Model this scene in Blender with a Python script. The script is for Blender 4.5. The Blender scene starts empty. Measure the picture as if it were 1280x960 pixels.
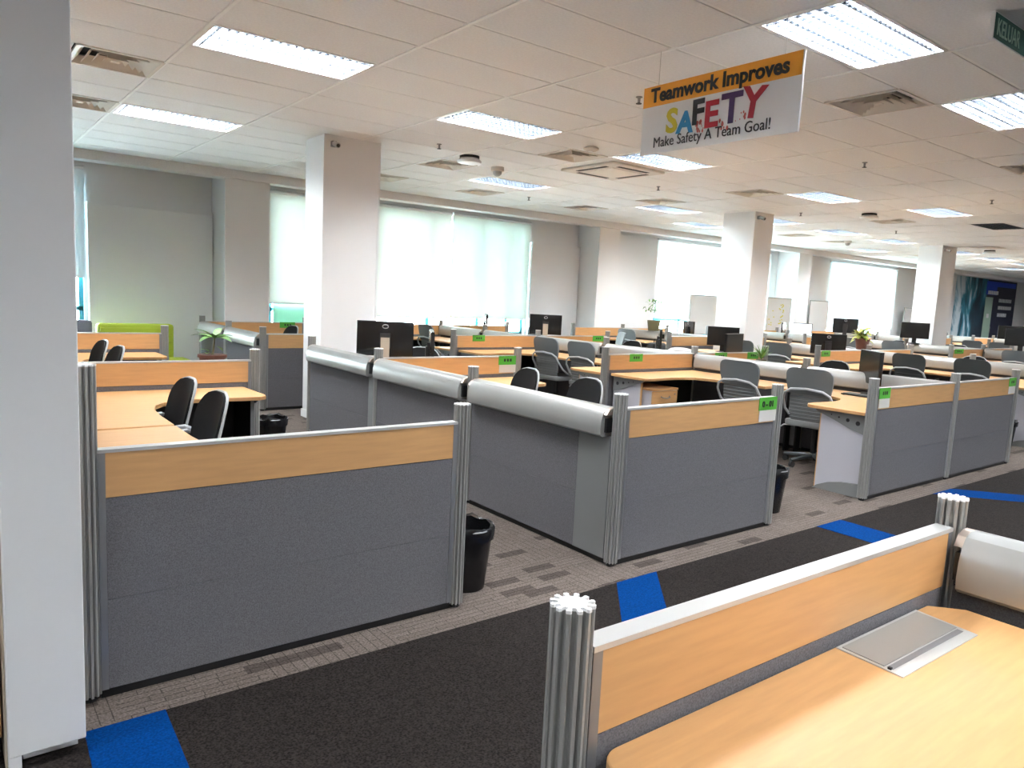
import bpy, bmesh, math, random
from mathutils import Vector, Matrix
random.seed(7)
PI = math.pi
sc = bpy.context.scene
col = sc.collection

# ------------------------------------------------------------------ camera
EYE = 1.58                      # camera height
CEIL = 3.2177                   # ceiling height
YAW, PITCH, ROLL, FPX = 0.661708, -0.121031, 0.049468, 927.2
fw = Vector((math.cos(PITCH)*math.sin(YAW), math.cos(PITCH)*math.cos(YAW), math.sin(PITCH)))
rt = Vector((math.cos(YAW), -math.sin(YAW), 0)); up = rt.cross(fw)
rt2 = rt*math.cos(ROLL) + up*math.sin(ROLL); up2 = up*math.cos(ROLL) - rt*math.sin(ROLL)
cam = bpy.data.objects.new('camera', bpy.data.cameras.new('camera'))
cam.data.sensor_width = 36; cam.data.lens = FPX/1280*36; cam.data.clip_start = .05; cam.data.clip_end = 300
cam.matrix_world = Matrix(((rt2.x, up2.x, -fw.x, 0), (rt2.y, up2.y, -fw.y, 0), (rt2.z, up2.z, -fw.z, EYE), (0, 0, 0, 1)))
col.objects.link(cam); sc.camera = cam

# ------------------------------------------------------------------ world, exposure
w = bpy.data.worlds.new('World'); sc.world = w; w.use_nodes = True
bg = w.node_tree.nodes['Background']; bg.inputs[0].default_value = (.86, .95, 1, 1); bg.inputs[1].default_value = 50.0
sc.view_settings.view_transform = 'Standard'; sc.view_settings.look = 'None'
sc.view_settings.exposure = 0.88; sc.view_settings.gamma = 1.0; sc.view_settings.use_curve_mapping = False
LAMP = 98.0                     # radiance of the fluorescent tubes

# ------------------------------------------------------------------ materials
MATS = {}
def mat(name, c, rough=.5, metal=0.0, emit=0.0, spec=.5):
    m = bpy.data.materials.new(name); m.use_nodes = True
    b = m.node_tree.nodes['Principled BSDF']
    b.inputs['Base Color'].default_value = (*c, 1); b.inputs['Roughness'].default_value = rough
    b.inputs['Metallic'].default_value = metal; b.inputs['Specular IOR Level'].default_value = spec
    if emit:
        b.inputs['Emission Color'].default_value = (*c, 1); b.inputs['Emission Strength'].default_value = emit
    MATS[name] = m
    return m
def nt(m): return m.node_tree.nodes, m.node_tree.links, m.node_tree.nodes['Principled BSDF']
def speckle(m, scale, lo, hi, bump=0.0, stretch=(1, 1, 1)):
    """colour variation from a noise field between two factors of the base colour, optional bump"""
    n, l, b = nt(m); c = b.inputs['Base Color'].default_value[:3]
    tc = n.new('ShaderNodeTexCoord'); mp = n.new('ShaderNodeMapping'); mp.inputs['Scale'].default_value = stretch
    no = n.new('ShaderNodeTexNoise'); no.inputs['Scale'].default_value = scale; no.inputs['Detail'].default_value = 3
    r = n.new('ShaderNodeValToRGB')
    r.color_ramp.elements[0].position = .3; r.color_ramp.elements[1].position = .7
    r.color_ramp.elements[0].color = (*[x*lo for x in c], 1); r.color_ramp.elements[1].color = (*[min(1, x*hi) for x in c], 1)
    l.new(tc.outputs['Object'], mp.inputs[0]); l.new(mp.outputs[0], no.inputs[0]); l.new(no.outputs[0], r.inputs[0]); l.new(r.outputs[0], b.inputs['Base Color'])
    if bump:
        bu = n.new('ShaderNodeBump'); bu.inputs['Strength'].default_value = bump; bu.inputs['Distance'].default_value = .002
        l.new(no.outputs[0], bu.inputs['Height']); l.new(bu.outputs[0], b.inputs['Normal'])
    return m
mat('wall', (.88, .88, .88), .8); mat('column', (.88, .88, .88), .6)
speckle(mat('tile', (.87, .87, .87), .9), 60, .96, 1.04)
mat('tbar', (.95, .95, .94), .5); mat('slab', (.30, .29, .28), .9)
speckle(mat('maple', (.575, .32, .135), .42), 9, .93, 1.05, stretch=(.6, 6, 6))
speckle(mat('fabric', (.132, .128, .136), .95, spec=.1), 260, .72, 1.32, .3)
mat('alu', (.33, .325, .31), .45, .25); mat('alu_dark', (.26, .26, .27), .45, .6); mat('alu_light', (.58, .58, .57), .3, .4)
mat('hood', (.36, .36, .345), .36, .35); mat('cap_white', (.88, .88, .88), .4); mat('cap_metal', (.62, .52, .44), .3, .8)
mat('black', (.008, .008, .009), .5); mat('black_gloss', (.006, .006, .007), .22); mat('rubber', (.012, .012, .012), .7)
speckle(mat('mesh_black', (.010, .010, .011), .85, spec=.2), 300, .6, 1.5)
mat('grey_plastic', (.135, .15, .155), .5); mat('dark_plastic', (.055, .062, .062), .5); mat('pale_plastic', (.46, .48, .49), .4)
mat('lilac_white', (.46, .455, .50), .5); mat('grey_metal', (.20, .205, .205), .5, .15)
mat('screen', (.012, .013, .014), .18)
mat('screen_lit', (.8, .9, 1), .4, 0, .9); mat('chrome', (.6, .6, .6), .2, 1)
mat('lime', (.40, .50, .035), .7); mat('green_tag', (.075, .36, .03), .5); mat('ink', (.012, .014, .012), .6); mat('paper', (.66, .63, .60), .6)
mat('teal', (.03, .26, .33), .4); mat('white_paint', (.88, .88, .88), .5)
mat('terracotta', (.10, .035, .022), .6); mat('pot_olive', (.09, .085, .04), .6); mat('soil', (.03, .02, .013), .9)
speckle(mat('leaf', (.10, .24, .035), .45), 12, .6, 1.4); speckle(mat('leaf_pale', (.36, .40, .08), .5), 12, .6, 1.3)
mat('stem', (.16, .13, .06), .7); mat('orange', (.84, .35, .025), .5); mat('sign_white', (.88, .88, .88), .45)
mat('sign_green', (.008, .10, .075), .4); mat('pale_green', (.45, .62, .50), .5); mat('vent_tan', (.80, .75, .68), .6); mat('vent_dark', (.03, .027, .025), .8)
mat('cassette', (.70, .65, .59), .5); mat('blue_grey', (.17, .18, .22), .8); mat('brown', (.22, .13, .07), .6)
mat('cloth_white', (.72, .72, .72), .8); mat('tan', (.5, .42, .33), .6)
for nme, cc in (('p_yellow', (.60, .50, .02)), ('p_blue', (.02, .24, .52)), ('p_black', (.012, .012, .015)), ('p_red', (.42, .012, .03)), ('p_purple', (.05, .015, .09)), ('p_crimson', (.36, .006, .02)), ('p_splash', (.62, .14, .12))):
    mat(nme, cc, .5)

def emission(name, c, s):
    m = bpy.data.materials.new(name); m.use_nodes = True; n = m.node_tree.nodes; l = m.node_tree.links
    n.remove(n['Principled BSDF']); e = n.new('ShaderNodeEmission'); e.inputs[0].default_value = (*c, 1); e.inputs[1].default_value = s
    l.new(e.outputs[0], n['Material Output'].inputs[0]); MATS[name] = m
emission('tube', (.93, .97, 1), LAMP)
mat('reflector', (.55, .58, .62), .35, .3); mat('louvre', (.09, .10, .115), .3, 1.0)
def translucent(name, c, t):
    m = bpy.data.materials.new(name); m.use_nodes = True; n = m.node_tree.nodes; l = m.node_tree.links
    n.remove(n['Principled BSDF']); a = n.new('ShaderNodeBsdfDiffuse'); b = n.new('ShaderNodeBsdfTranslucent'); mx = n.new('ShaderNodeMixShader')
    a.inputs[0].default_value = (*c, 1); b.inputs[0].default_value = (*c, 1); mx.inputs[0].default_value = t
    l.new(a.outputs[0], mx.inputs[1]); l.new(b.outputs[0], mx.inputs[2]); l.new(mx.outputs[0], n['Material Output'].inputs[0]); MATS[name] = m
translucent('blind_warm', (.92, .925, .88), .18); translucent('blind_green', (.88, .925, .885), .17)
translucent('blind_sheer', (.93, .95, .94), .55); translucent('blind_white', (.88, .89, .9), .2)
def glass(name, c, a):
    m = bpy.data.materials.new(name); m.use_nodes = True; n = m.node_tree.nodes; l = m.node_tree.links
    n.remove(n['Principled BSDF']); t = n.new('ShaderNodeBsdfTransparent'); g = n.new('ShaderNodeBsdfGlossy'); mx = n.new('ShaderNodeMixShader')
    t.inputs[0].default_value = (*c, 1); g.inputs['Roughness'].default_value = .05; mx.inputs[0].default_value = a
    l.new(t.outputs[0], mx.inputs[1]); l.new(g.outputs[0], mx.inputs[2]); l.new(mx.outputs[0], n['Material Output'].inputs[0]); MATS[name] = m
glass('glass', (.92, .97, .97), .06); translucent('frost_mint', (.42, .74, .60), .12)

def carpet_light():
    m = mat('carpet_light', (.2, .18, .165), .95, spec=.1); n, l, b = nt(m)
    tc = n.new('ShaderNodeTexCoord'); mp = n.new('ShaderNodeMapping'); l.new(tc.outputs['Object'], mp.inputs[0])
    def brick(wd, ht, off, mort, c1, c2, rot):
        mp2 = n.new('ShaderNodeMapping'); mp2.inputs['Rotation'].default_value = (0, 0, rot); l.new(tc.outputs['Object'], mp2.inputs[0])
        k = n.new('ShaderNodeTexBrick'); k.inputs['Scale'].default_value = 1; k.inputs['Brick Width'].default_value = wd; k.inputs['Row Height'].default_value = ht
        k.inputs['Mortar Size'].default_value = mort; k.inputs['Mortar Smooth'].default_value = .2; k.offset = off; k.squash = .6; k.squash_frequency = 3
        k.inputs['Color1'].default_value = (c1,)*3+(1,); k.inputs['Color2'].default_value = (c2,)*3+(1,); k.inputs['Mortar'].default_value = (.45,)*3+(1,)
        l.new(mp2.outputs[0], k.inputs[0]); return k
    a = brick(.21, .034, .37, .0022, .90, 1.08, 0); c = brick(.17, .045, .29, .0022, .92, 1.06, PI/2)
    ck = n.new('ShaderNodeTexVoronoi'); ck.inputs['Scale'].default_value = 1.8; ck.distance = 'CHEBYCHEV'; ck.inputs['Randomness'].default_value = .55; l.new(mp.outputs[0], ck.inputs[0])
    sep = n.new('ShaderNodeSeparateColor'); l.new(ck.outputs['Color'], sep.inputs[0])
    st = n.new('ShaderNodeMath'); st.operation = 'GREATER_THAN'; st.inputs[1].default_value = .6; l.new(sep.outputs[0], st.inputs[0])
    mx = n.new('ShaderNodeMixRGB'); l.new(st.outputs[0], mx.inputs[0]); l.new(a.outputs[0], mx.inputs[1]); l.new(c.outputs[0], mx.inputs[2])
    # scattered darker weave blocks
    v2 = n.new('ShaderNodeTexBrick'); v2.inputs['Scale'].default_value = 1; v2.inputs['Brick Width'].default_value = .21; v2.inputs['Row Height'].default_value = .068; v2.inputs['Mortar Size'].default_value = 0
    v2.inputs['Color1'].default_value = (0, 0, 0, 1); v2.inputs['Color2'].default_value = (1, 1, 1, 1); v2.inputs['Bias'].default_value = 0; l.new(tc.outputs['Object'], v2.inputs[0])
    g2 = n.new('ShaderNodeMath'); g2.operation = 'GREATER_THAN'; g2.inputs[1].default_value = .90; l.new(v2.outputs[0], g2.inputs[0])
    dk = n.new('ShaderNodeMixRGB'); dk.blend_type = 'MULTIPLY'; l.new(g2.outputs[0], dk.inputs[0]); l.new(mx.outputs[0], dk.inputs[1]); dk.inputs[2].default_value = (.52, .50, .50, 1)
    no = n.new('ShaderNodeTexNoise'); no.inputs['Scale'].default_value = 110; l.new(tc.outputs['Object'], no.inputs[0])
    mr = n.new('ShaderNodeMapRange'); mr.inputs[1].default_value = .3; mr.inputs[2].default_value = .7; mr.inputs[3].default_value = .58; mr.inputs[4].default_value = 1.42; l.new(no.outputs[0], mr.inputs[0])
    m1 = n.new('ShaderNodeMixRGB'); m1.blend_type = 'MULTIPLY'; m1.inputs[0].default_value = 1; l.new(dk.outputs[0], m1.inputs[1]); l.new(mr.outputs[0], m1.inputs[2])
    m2 = n.new('ShaderNodeMixRGB'); m2.blend_type = 'MULTIPLY'; m2.inputs[0].default_value = 1; m2.inputs[1].default_value = (.118, .096, .083, 1); l.new(m1.outputs[0], m2.inputs[2])
    l.new(m2.outputs[0], b.inputs['Base Color'])
carpet_light()
speckle(mat('carpet_dark', (.0135, .0108, .0098), .95, spec=.1), 130, .25, 2.0, .5)
speckle(mat('carpet_blue', (.0002, .028, .130), .95, spec=.05), 130, .7, 1.3, .3)

def mural_mat():
    m = mat('mural', (.02, .04, .08), .5); n, l, b = nt(m)
    tc = n.new('ShaderNodeTexCoord'); no = n.new('ShaderNodeTexNoise'); no.inputs['Scale'].default_value = .8; no.inputs['Detail'].default_value = 5; no.inputs['Distortion'].default_value = 2.2
    mp = n.new('ShaderNodeMapping'); mp.inputs['Rotation'].default_value = (0, .7, 0); mp.inputs['Scale'].default_value = (1, 1, .45)
    l.new(tc.outputs['Object'], mp.inputs[0]); l.new(mp.outputs[0], no.inputs[0])
    r = n.new('ShaderNodeValToRGB'); e = r.color_ramp.elements
    e[0].position = .36; e[0].color = (.012, .016, .035, 1); e[1].position = .72; e[1].color = (.75, .85, .9, 1)
    for p, c in ((.48, (.008, .045, .075, 1)), (.56, (.02, .16, .22, 1)), (.63, (.05, .30, .42, 1))):
        x = e.new(p); x.color = c
    sp = n.new('ShaderNodeSeparateXYZ'); l.new(tc.outputs['Object'], sp.inputs[0])
    mr = n.new('ShaderNodeMapRange'); mr.inputs[1].default_value = 0; mr.inputs[2].default_value = 1.9; mr.inputs[3].default_value = .26; mr.inputs[4].default_value = -.02; l.new(sp.outputs[0], mr.inputs[0])
    ad = n.new('ShaderNodeMath'); ad.operation = 'ADD'; l.new(no.outputs[0], ad.inputs[0]); l.new(mr.outputs[0], ad.inputs[1])
    l.new(ad.outputs[0], r.inputs[0]); l.new(r.outputs[0], b.inputs['Base Color'])
mural_mat()
mat('navy', (.012, .016, .045), .5); mat('mural_blue', (.01, .06, .55), .5)

# ------------------------------------------------------------------ mesh builder
class MB:
    def __init__(s): s.v = []; s.f = []
    def add(s, vs, fs):
        o = len(s.v); s.v += [tuple(q) for q in vs]; s.f += [tuple(i+o for i in f) for f in fs]; return s
    def box(s, x0, x1, y0, y1, z0, z1):
        return s.add([(x0, y0, z0), (x1, y0, z0), (x1, y1, z0), (x0, y1, z0), (x0, y0, z1), (x1, y0, z1), (x1, y1, z1), (x0, y1, z1)],
                     [(0, 3, 2, 1), (4, 5, 6, 7), (0, 1, 5, 4), (1, 2, 6, 5), (2, 3, 7, 6), (3, 0, 4, 7)])
    def prism(s, poly, h0, h1, axis='z'):
        """extrude a 2D outline; axis z: (x,y), axis x: (y,z), axis y: (x,z)"""
        def P(a, b, h): return (a, b, h) if axis == 'z' else ((h, a, b) if axis == 'x' else (a, h, b))
        n = len(poly)
        vs = [P(a, b, h0) for a, b in poly] + [P(a, b, h1) for a, b in poly]
        return s.add(vs, [tuple(range(n-1, -1, -1)), tuple(range(n, 2*n))] + [(i, (i+1) % n, n+(i+1) % n, n+i) for i in range(n)])
    def tube(s, path, r, n=8, cap=True):
        path = [Vector(p) for p in path]; rings = []
        for i, p in enumerate(path):
            d = (path[min(i+1, len(path)-1)] - path[max(i-1, 0)]).normalized()
            a = d.cross(Vector((0, 0, 1)));  a = d.cross(Vector((1, 0, 0))) if a.length < .05 else a
            a.normalize(); b = d.cross(a)
            rr = r[i] if isinstance(r, (list, tuple)) else r
            rings.append([p + (a*math.cos(2*PI*k/n) + b*math.sin(2*PI*k/n))*rr for k in range(n)])
        fs = [(i*n+k, i*n+(k+1) % n, (i+1)*n+(k+1) % n, (i+1)*n+k) for i in range(len(path)-1) for k in range(n)]
        if cap: fs += [tuple(range(n-1, -1, -1)), tuple((len(path)-1)*n+k for k in range(n))]
        return s.add([q for rg in rings for q in rg], fs)
    def lathe(s, prof, n=20, cx=0, cy=0, capb=True, capt=True):
        vs = [(cx+r*math.cos(2*PI*k/n), cy+r*math.sin(2*PI*k/n), z) for r, z in prof for k in range(n)]
        fs = [(i*n+k, i*n+(k+1) % n, (i+1)*n+(k+1) % n, (i+1)*n+k) for i in range(len(prof)-1) for k in range(n)]
        if capb: fs.append(tuple(range(n-1, -1, -1)))
        if capt: fs.append(tuple((len(prof)-1)*n+k for k in range(n)))
        return s.add(vs, fs)
    def grid(s, fn, nu, nv):
        vs = [fn(i/nu, j/nv) for i in range(nu+1) for j in range(nv+1)]
        return s.add(vs, [(i*(nv+1)+j, (i+1)*(nv+1)+j, (i+1)*(nv+1)+j+1, i*(nv+1)+j+1) for i in range(nu) for j in range(nv)])
    def mesh(s, name, m, smooth=False, bevel=0, angle=.6):
        me = bpy.data.meshes.new(name); me.from_pydata(s.v, [], s.f)
        bm = bmesh.new(); bm.from_mesh(me)
        bmesh.ops.recalc_face_normals(bm, faces=bm.faces)
        if bevel:
            ed = [e for e in bm.edges if len(e.link_faces) == 2 and e.calc_face_angle(0) > .5]
            bmesh.ops.bevel(bm, geom=ed, offset=bevel, segments=2, affect='EDGES', profile=.5)
        if smooth:
            for f in bm.faces: f.smooth = True
            for e in bm.edges: e.smooth = not (len(e.link_faces) == 2 and e.calc_face_angle(0) > angle)
        bm.to_mesh(me); bm.free()
        me.materials.append(MATS[m]); return me
    def obj(s, name, m, parent=None, smooth=False, bevel=0, angle=.6, **kw):
        return link(name, s.mesh(name, m, smooth, bevel, angle), parent, **kw)
def link(name, me, parent=None, loc=None, rz=None):
    o = bpy.data.objects.new(name, me); col.objects.link(o)
    if parent: o.parent = parent
    if loc: o.location = loc
    if rz is not None: o.rotation_euler = (0, 0, rz)
    return o
def tag(o, label, cat, group=None, kind=None):
    if label: o['label'] = label
    if cat: o['category'] = cat
    if group: o['group'] = group
    if kind: o['kind'] = kind
    return o
def thing(name, label, cat, loc=(0, 0, 0), rz=0, group=None):
    o = link(name, None, None, loc, rz); return tag(o, label, cat, group)
def struct(o): o['kind'] = 'structure'; return o
def copy_tree(o, parent=None):
    c = o.copy(); col.objects.link(c); c.parent = parent
    for ch in list(o.children): copy_tree(ch, c)
    return c
PROTO = {}
def place(key, maker, label, cat, loc, rz=0, group=None):
    """first call builds the thing, later calls copy the thing and its parts"""
    if key not in PROTO: o = PROTO[key] = maker()
    else: o = copy_tree(PROTO[key])
    o.location = loc; o.rotation_euler = (0, 0, rz)
    if 'group' in o: del o['group']
    return tag(o, label, cat, group)
def text(body, size, m, parent, mtx, thick=.0, name='lettering', sx=1, shear=0, extr=.0015, align='LEFT'):
    cu = bpy.data.curves.new(name, 'FONT'); cu.body = body; cu.size = size; cu.offset = thick; cu.extrude = extr; cu.resolution_u = 3; cu.shear = shear; cu.align_x = align
    t = bpy.data.objects.new(name, cu); col.objects.link(t)
    dg = bpy.context.evaluated_depsgraph_get(); me = bpy.data.meshes.new_from_object(t.evaluated_get(dg)); bpy.data.objects.remove(t)
    me.transform(mtx @ Matrix.Diagonal((sx, 1, 1, 1))); me.materials.clear(); me.materials.append(MATS[m])
    return link(name, me, parent)
def frame3(o, ax, ay):
    """matrix whose local x,y axes are ax, ay and origin o"""
    ax = Vector(ax).normalized(); ay = Vector(ay).normalized(); az = ax.cross(ay)
    return Matrix(((ax.x, ay.x, az.x, o[0]), (ax.y, ay.y, az.y, o[1]), (ax.z, ay.z, az.z, o[2]), (0, 0, 0, 1)))

# ------------------------------------------------------------------ room shell
X0, X1, Y0, Y1 = -4.0, 40.0, -6.0, 12.4
struct(MB().box(X0, X1, Y0, Y1+.2, -.1, 0).obj('floor', 'carpet_light'))
FL = bpy.data.objects['floor']
MB().box(X0, X1, Y0, 2.758, 0, .003).obj('dark_carpet', 'carpet_dark', FL)
for q in ([(.352, 2.758), (.612, 2.758), (.56, 1.5), (.30, 1.5)], [(2.96, 2.758), (3.29, 2.758), (2.22, 1.6), (1.89, 1.6)],
          [(5.03, 2.758), (5.36, 2.758), (5.36, 1.75), (5.03, 1.75)], [(6.93, 2.758), (7.30, 2.758), (8.35, 1.55), (7.98, 1.55)]):
    MB().prism(q, .003, .005).obj('blue_carpet_tile', 'carpet_blue', FL)
struct(MB().box(X0, X1, Y0-.2, Y0, 0, CEIL+.3).obj('wall_back', 'wall'))
struct(MB().box(X0-.2, X0, Y0, Y1+.2, 0, CEIL+.3).obj('wall_side', 'wall'))
struct(MB().box(X1, X1+.2, Y0, Y1+.2, 0, CEIL+.3).obj('wall_end', 'wall'))
struct(MB().box(X0, X1, 11.65, 11.93, 3.09, CEIL+.1).obj('trim_1', 'tile'))          # bulkhead above the blinds

# window wall: openings  (x0, x1, z0, z1)
OPEN = [(.2, 1.70, .72, 3.0), (4.42, 6.2, .72, 3.0), (6.36, 9.90, .72, 3.0), (13.95, 18.6, .72, 3.0), (21.9, 26.1, .72, 3.0)]
mb = MB(); xs = X0
for a, b, z0, z1 in OPEN:
    mb.box(xs, a, Y1, Y1+.2, 0, CEIL+.3); mb.box(a, b, Y1, Y1+.2, 0, z0); mb.box(a, b, Y1, Y1+.2, z1, CEIL+.3); xs = b
mb.box(xs, X1, Y1, Y1+.2, 0, CEIL+.3)
struct(mb.obj('wall_window', 'wall'))
WW = bpy.data.objects['wall_window']
# boxed-out wall panels with a ledge under the recessed top strip
for a, b, zl in ((1.75, 3.47, 2.56), (9.95, 11.30, 2.64)):
    MB().box(a, b, Y1-.10, Y1, 0, zl).obj('wall_board', 'white_paint', WW)
    MB().box(a, b, Y1-.115, Y1, zl, zl+.03).obj('ledge', 'wall', WW)
MB().box(12.0, 13.9, Y1-.05, Y1, 0, 3.05).obj('wall_board', 'wall', WW)
# window frames, panes and blinds
def window(n, a, b, z0, z1, mulls, rail, tint='glass'):
    root = link('window_%d' % n, None, None, (a, Y1+.10, 0)); struct(root)
    L = b-a; f = MB(); wd = .06
    f.box(0, L, -.03, .03, z0, z0+wd); f.box(0, L, -.03, .03, z1-wd, z1); f.box(0, wd, -.03, .03, z0, z1); f.box(L-wd, L, -.03, .03, z0, z1)
    if rail: f.box(0, L, -.03, .03, rail-.03, rail+.03)
    for m_ in mulls: f.box(m_-.035, m_+.035, -.03, .03, z0, z1)
    f.obj('window_frame', 'teal', root)
    e = [0]+list(mulls)+[L]
    for i in range(len(e)-1):
        MB().box(e[i]+.03, e[i+1]-.03, -.004, .004, z0+.05, z1-.05).obj('pane', tint, root)
    MB().box(0, L, -.22, -.04, z0-.05, z0).obj('window_sill', 'white_paint', root)
    return root
window(1, .2, 1.70, .72, 3.0, [.65, 1.36], 1.06)
window(2, 4.42, 6.2, .72, 3.0, [.9], 1.12)
window(3, 6.36, 9.90, .72, 3.0, [1.18, 2.36, 3.1], 1.12)
window(4, 13.95, 18.6, .72, 3.0, [1.05, 2.3, 3.5], 1.12)
window(5, 21.9, 26.1, .72, 3.0, [1.4, 2.8], 1.12)
def blind(a, b, z0, m, label):
    r = thing('roller_blind', label, 'blind', (a, Y1-.03, 0)); L = b-a
    MB().box(0, L, -.003, .003, z0, 3.04).obj('fabric', m, r)
    MB().tube([(0, 0, 3.06), (L, 0, 3.06)], .03, 10).obj('roller', 'white_paint', r, True)
    MB().box(0, L, -.012, .012, z0-.025, z0).obj('hem_bar', 'white_paint', r)
blind(.1, 1.72, 1.53, 'blind_white', 'white roller blind half lowered over the small teal-framed window')
blind(4.36, 6.26, 1.24, 'blind_warm', 'cream roller blind above the mint frosted glass, between two pillars')
blind(6.32, 7.955, 1.06, 'blind_warm', 'cream roller blind beside the mid-room pillar')
blind(7.985, 9.93, 1.07, 'blind_green', 'pale green tinted roller blind next to the boxed wall board')
blind(13.9, 18.7, 1.18, 'blind_sheer', 'bright sheer roller blind behind the potted tree and leaning whiteboard')
blind(21.8, 26.2, 1.0, 'blind_sheer', 'bright sheer roller blind on the window near the mural')
tag(MB().box(4.50, 6.12, Y1+.03, Y1+.05, .722, 1.215).obj('frosted_glass_panel', 'frost_mint'), 'mint green frosted glass panel below the cream blind', 'glass panel')

# pillars
def pillar(n, a, b, c, d, edge=True):
    o = struct(MB().box(a, b, c, d, 0, CEIL+.05).obj('wall_pillar_%d' % n, 'column', bevel=.008))
    MB().box(a-.012, b+.012, c-.012, d+.012, 0, .09).obj('baseboard', 'white_paint', o)
    if edge:
        for (ex, ey) in ((a, c), (b, c)):
            MB().box(ex-.012, ex+.012, ey-.004, ey+.02, .09, CEIL).obj('corner_bead', 'white_paint', o)
    return o
pillar(1, 3.43, 4.10, 7.95, 8.48); pillar(2, 11.405, 11.97, 7.95, 8.62, False); pillar(3, 18.92, 19.70, 7.95, 8.5, False)
pillar(4, 3.485, 4.17, 11.72, Y1, False); pillar(5, 11.316, 11.95, 11.72, Y1, False); pillar(6, 19.036, 19.69, 11.72, Y1, False)
# the near clad pillar with its recessed plinth
p = struct(MB().box(.128, .342, 2.641, 2.87, .05, CEIL+.05).obj('wall_pillar_7', 'column', bevel=.004))
MB().box(.17, .325, 2.70, 2.86, 0, .05).obj('plinth', 'white_paint', p)
MB().box(.128, .163, 2.641, 2.70, 0, .05).obj('corner_trim', 'white_paint', p)
MB().box(.121, .127, 2.66, 2.86, 0, CEIL).obj('edge_trim', 'tan', p)
cb = thing('storage_cabinet', 'maple cabinet side just visible past the near white pillar', 'cabinet', (-.735, 2.70, 0))
MB().box(0, .85, 0, .45, .10, 1.1).obj('body', 'maple', cb); MB().box(.02, .83, .02, .43, 0, .10).obj('plinth', 'alu_light', cb); MB().box(-.01, .86, -.01, .46, 1.1, 1.125).obj('top', 'maple', cb)

# ------------------------------------------------------------------ ceiling
GX, GY, TU, TV = 1.465, 4.0157, 1.2, .6
UR, VR = range(-4, 32), range(-16, 13)
# fixtures the photograph shows (one of them, (11, 2), is switched off) ...
SEEN = [(0, 2), (0, 7), (2, 3), (2, -3), (4, -3), (4, 3), (4, 8), (7, 3), (7, 8), (9, 2), (9, 7), (9, 10), (11, 7), (11, 2), (13, 7), (15, 10), (16, 7), (18, 7), (20, 7), (22, 9)]
# ... and the same grid of fixtures going on outside the picture (columns 0, 2, 4 then every 7; rows every 5)
UNSEEN = [(0, -3), (7, -3), (9, -3), (11, -3), (14, -3), (16, -3), (16, 3), (18, 3), (20, 5), (22, 4), (25, 9), (25, 5), (28, 8), (-3, -3), (-3, 2), (-3, 7)] + [(u, v) for v in (-8, -13) for u in (-3, 0, 2, 4, 7, 9, 11, 14)]
LIGHTS = SEEN + UNSEEN
DIFF = [(-1, 4, 1), (-1, 7, 1), (3, -2, 1), (3, 4, 1), (3, 7, 0), (6, 4, 1), (4, 10, 1), (6, 10, 1), (6, 7, 1), (10, 4, 0), (3, 10, 0), (11, 9, 1), (13, 9, 0), (6, -2, 1), (15, 5, 0), (17, 9, 0), (19, 6, 0), (23, 7, 0)]
CASS = (4, 4)
ceil = struct(MB().box(X0, X1, Y0, Y1, CEIL+.14, CEIL+.3).obj('ceiling', 'slab'))
def proj(x, y, z):
    d = Vector((x, y, z-EYE)); k = d.dot(fw)
    if k < .1: return None
    return 640+FPX*d.dot(rt2)/k, 480-FPX*d.dot(up2)/k, k
skip = set(LIGHTS)
half = {(u, v): s for u, v, s in DIFF}
cassc = {(4, 4), (4, 5)}
tiles = []
for u in UR:
    for v in VR:
        if (u, v) in skip or (u, v) in cassc: continue
        xa, ya = GX+u*TU, GY+v*TV
        wd = TU
        if (u, v) in half: wd = TU/2; xa += 0 if half[(u, v)] else TU/2
        yb = min(ya+TV, 11.65)
        if xa+wd > X1 or ya >= 11.6 or ya < Y0 or xa < X0: continue
        q = proj(xa+wd/2, (ya+yb)/2, CEIL)
        vis = q and -180 < q[0] < 1460 and -120 < q[1] < 960
        tiles.append(((0 if vis else 1), (q[2] if q else 99), xa, ya, wd, yb-ya))
tiles.sort()
tm = {}
rest = MB()
for i, (vv, d, xa, ya, wd, hh) in enumerate(tiles):
    if i < 300 and not vv:
        k = (round(wd, 3), round(hh, 3))
        if k not in tm: tm[k] = MB().box(.014, wd-.014, .014, hh-.014, 0, .015).mesh('ceiling_tile', 'tile', bevel=.003)
        link('ceiling_tile', tm[k], ceil, (xa, ya, CEIL-.001+random.uniform(0, .0015)))
    else: rest.box(xa+.014, xa+wd-.014, ya+.014, ya+hh-.014, CEIL, CEIL+.015)
tag(rest.obj('far_ceiling_tiles', 'tile', ceil), None, None, None, 'stuff')
g = MB()
for u in range(-4, 33): g.box(GX+u*TU-.012, GX+u*TU+.012, Y0, 11.65, CEIL-.005, CEIL+.02)
for v in VR: g.box(X0, X1, GY+v*TV-.012, GY+v*TV+.012, CEIL+.003, CEIL+.019)
g.obj('ceiling_grid', 'tbar', ceil)

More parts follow.
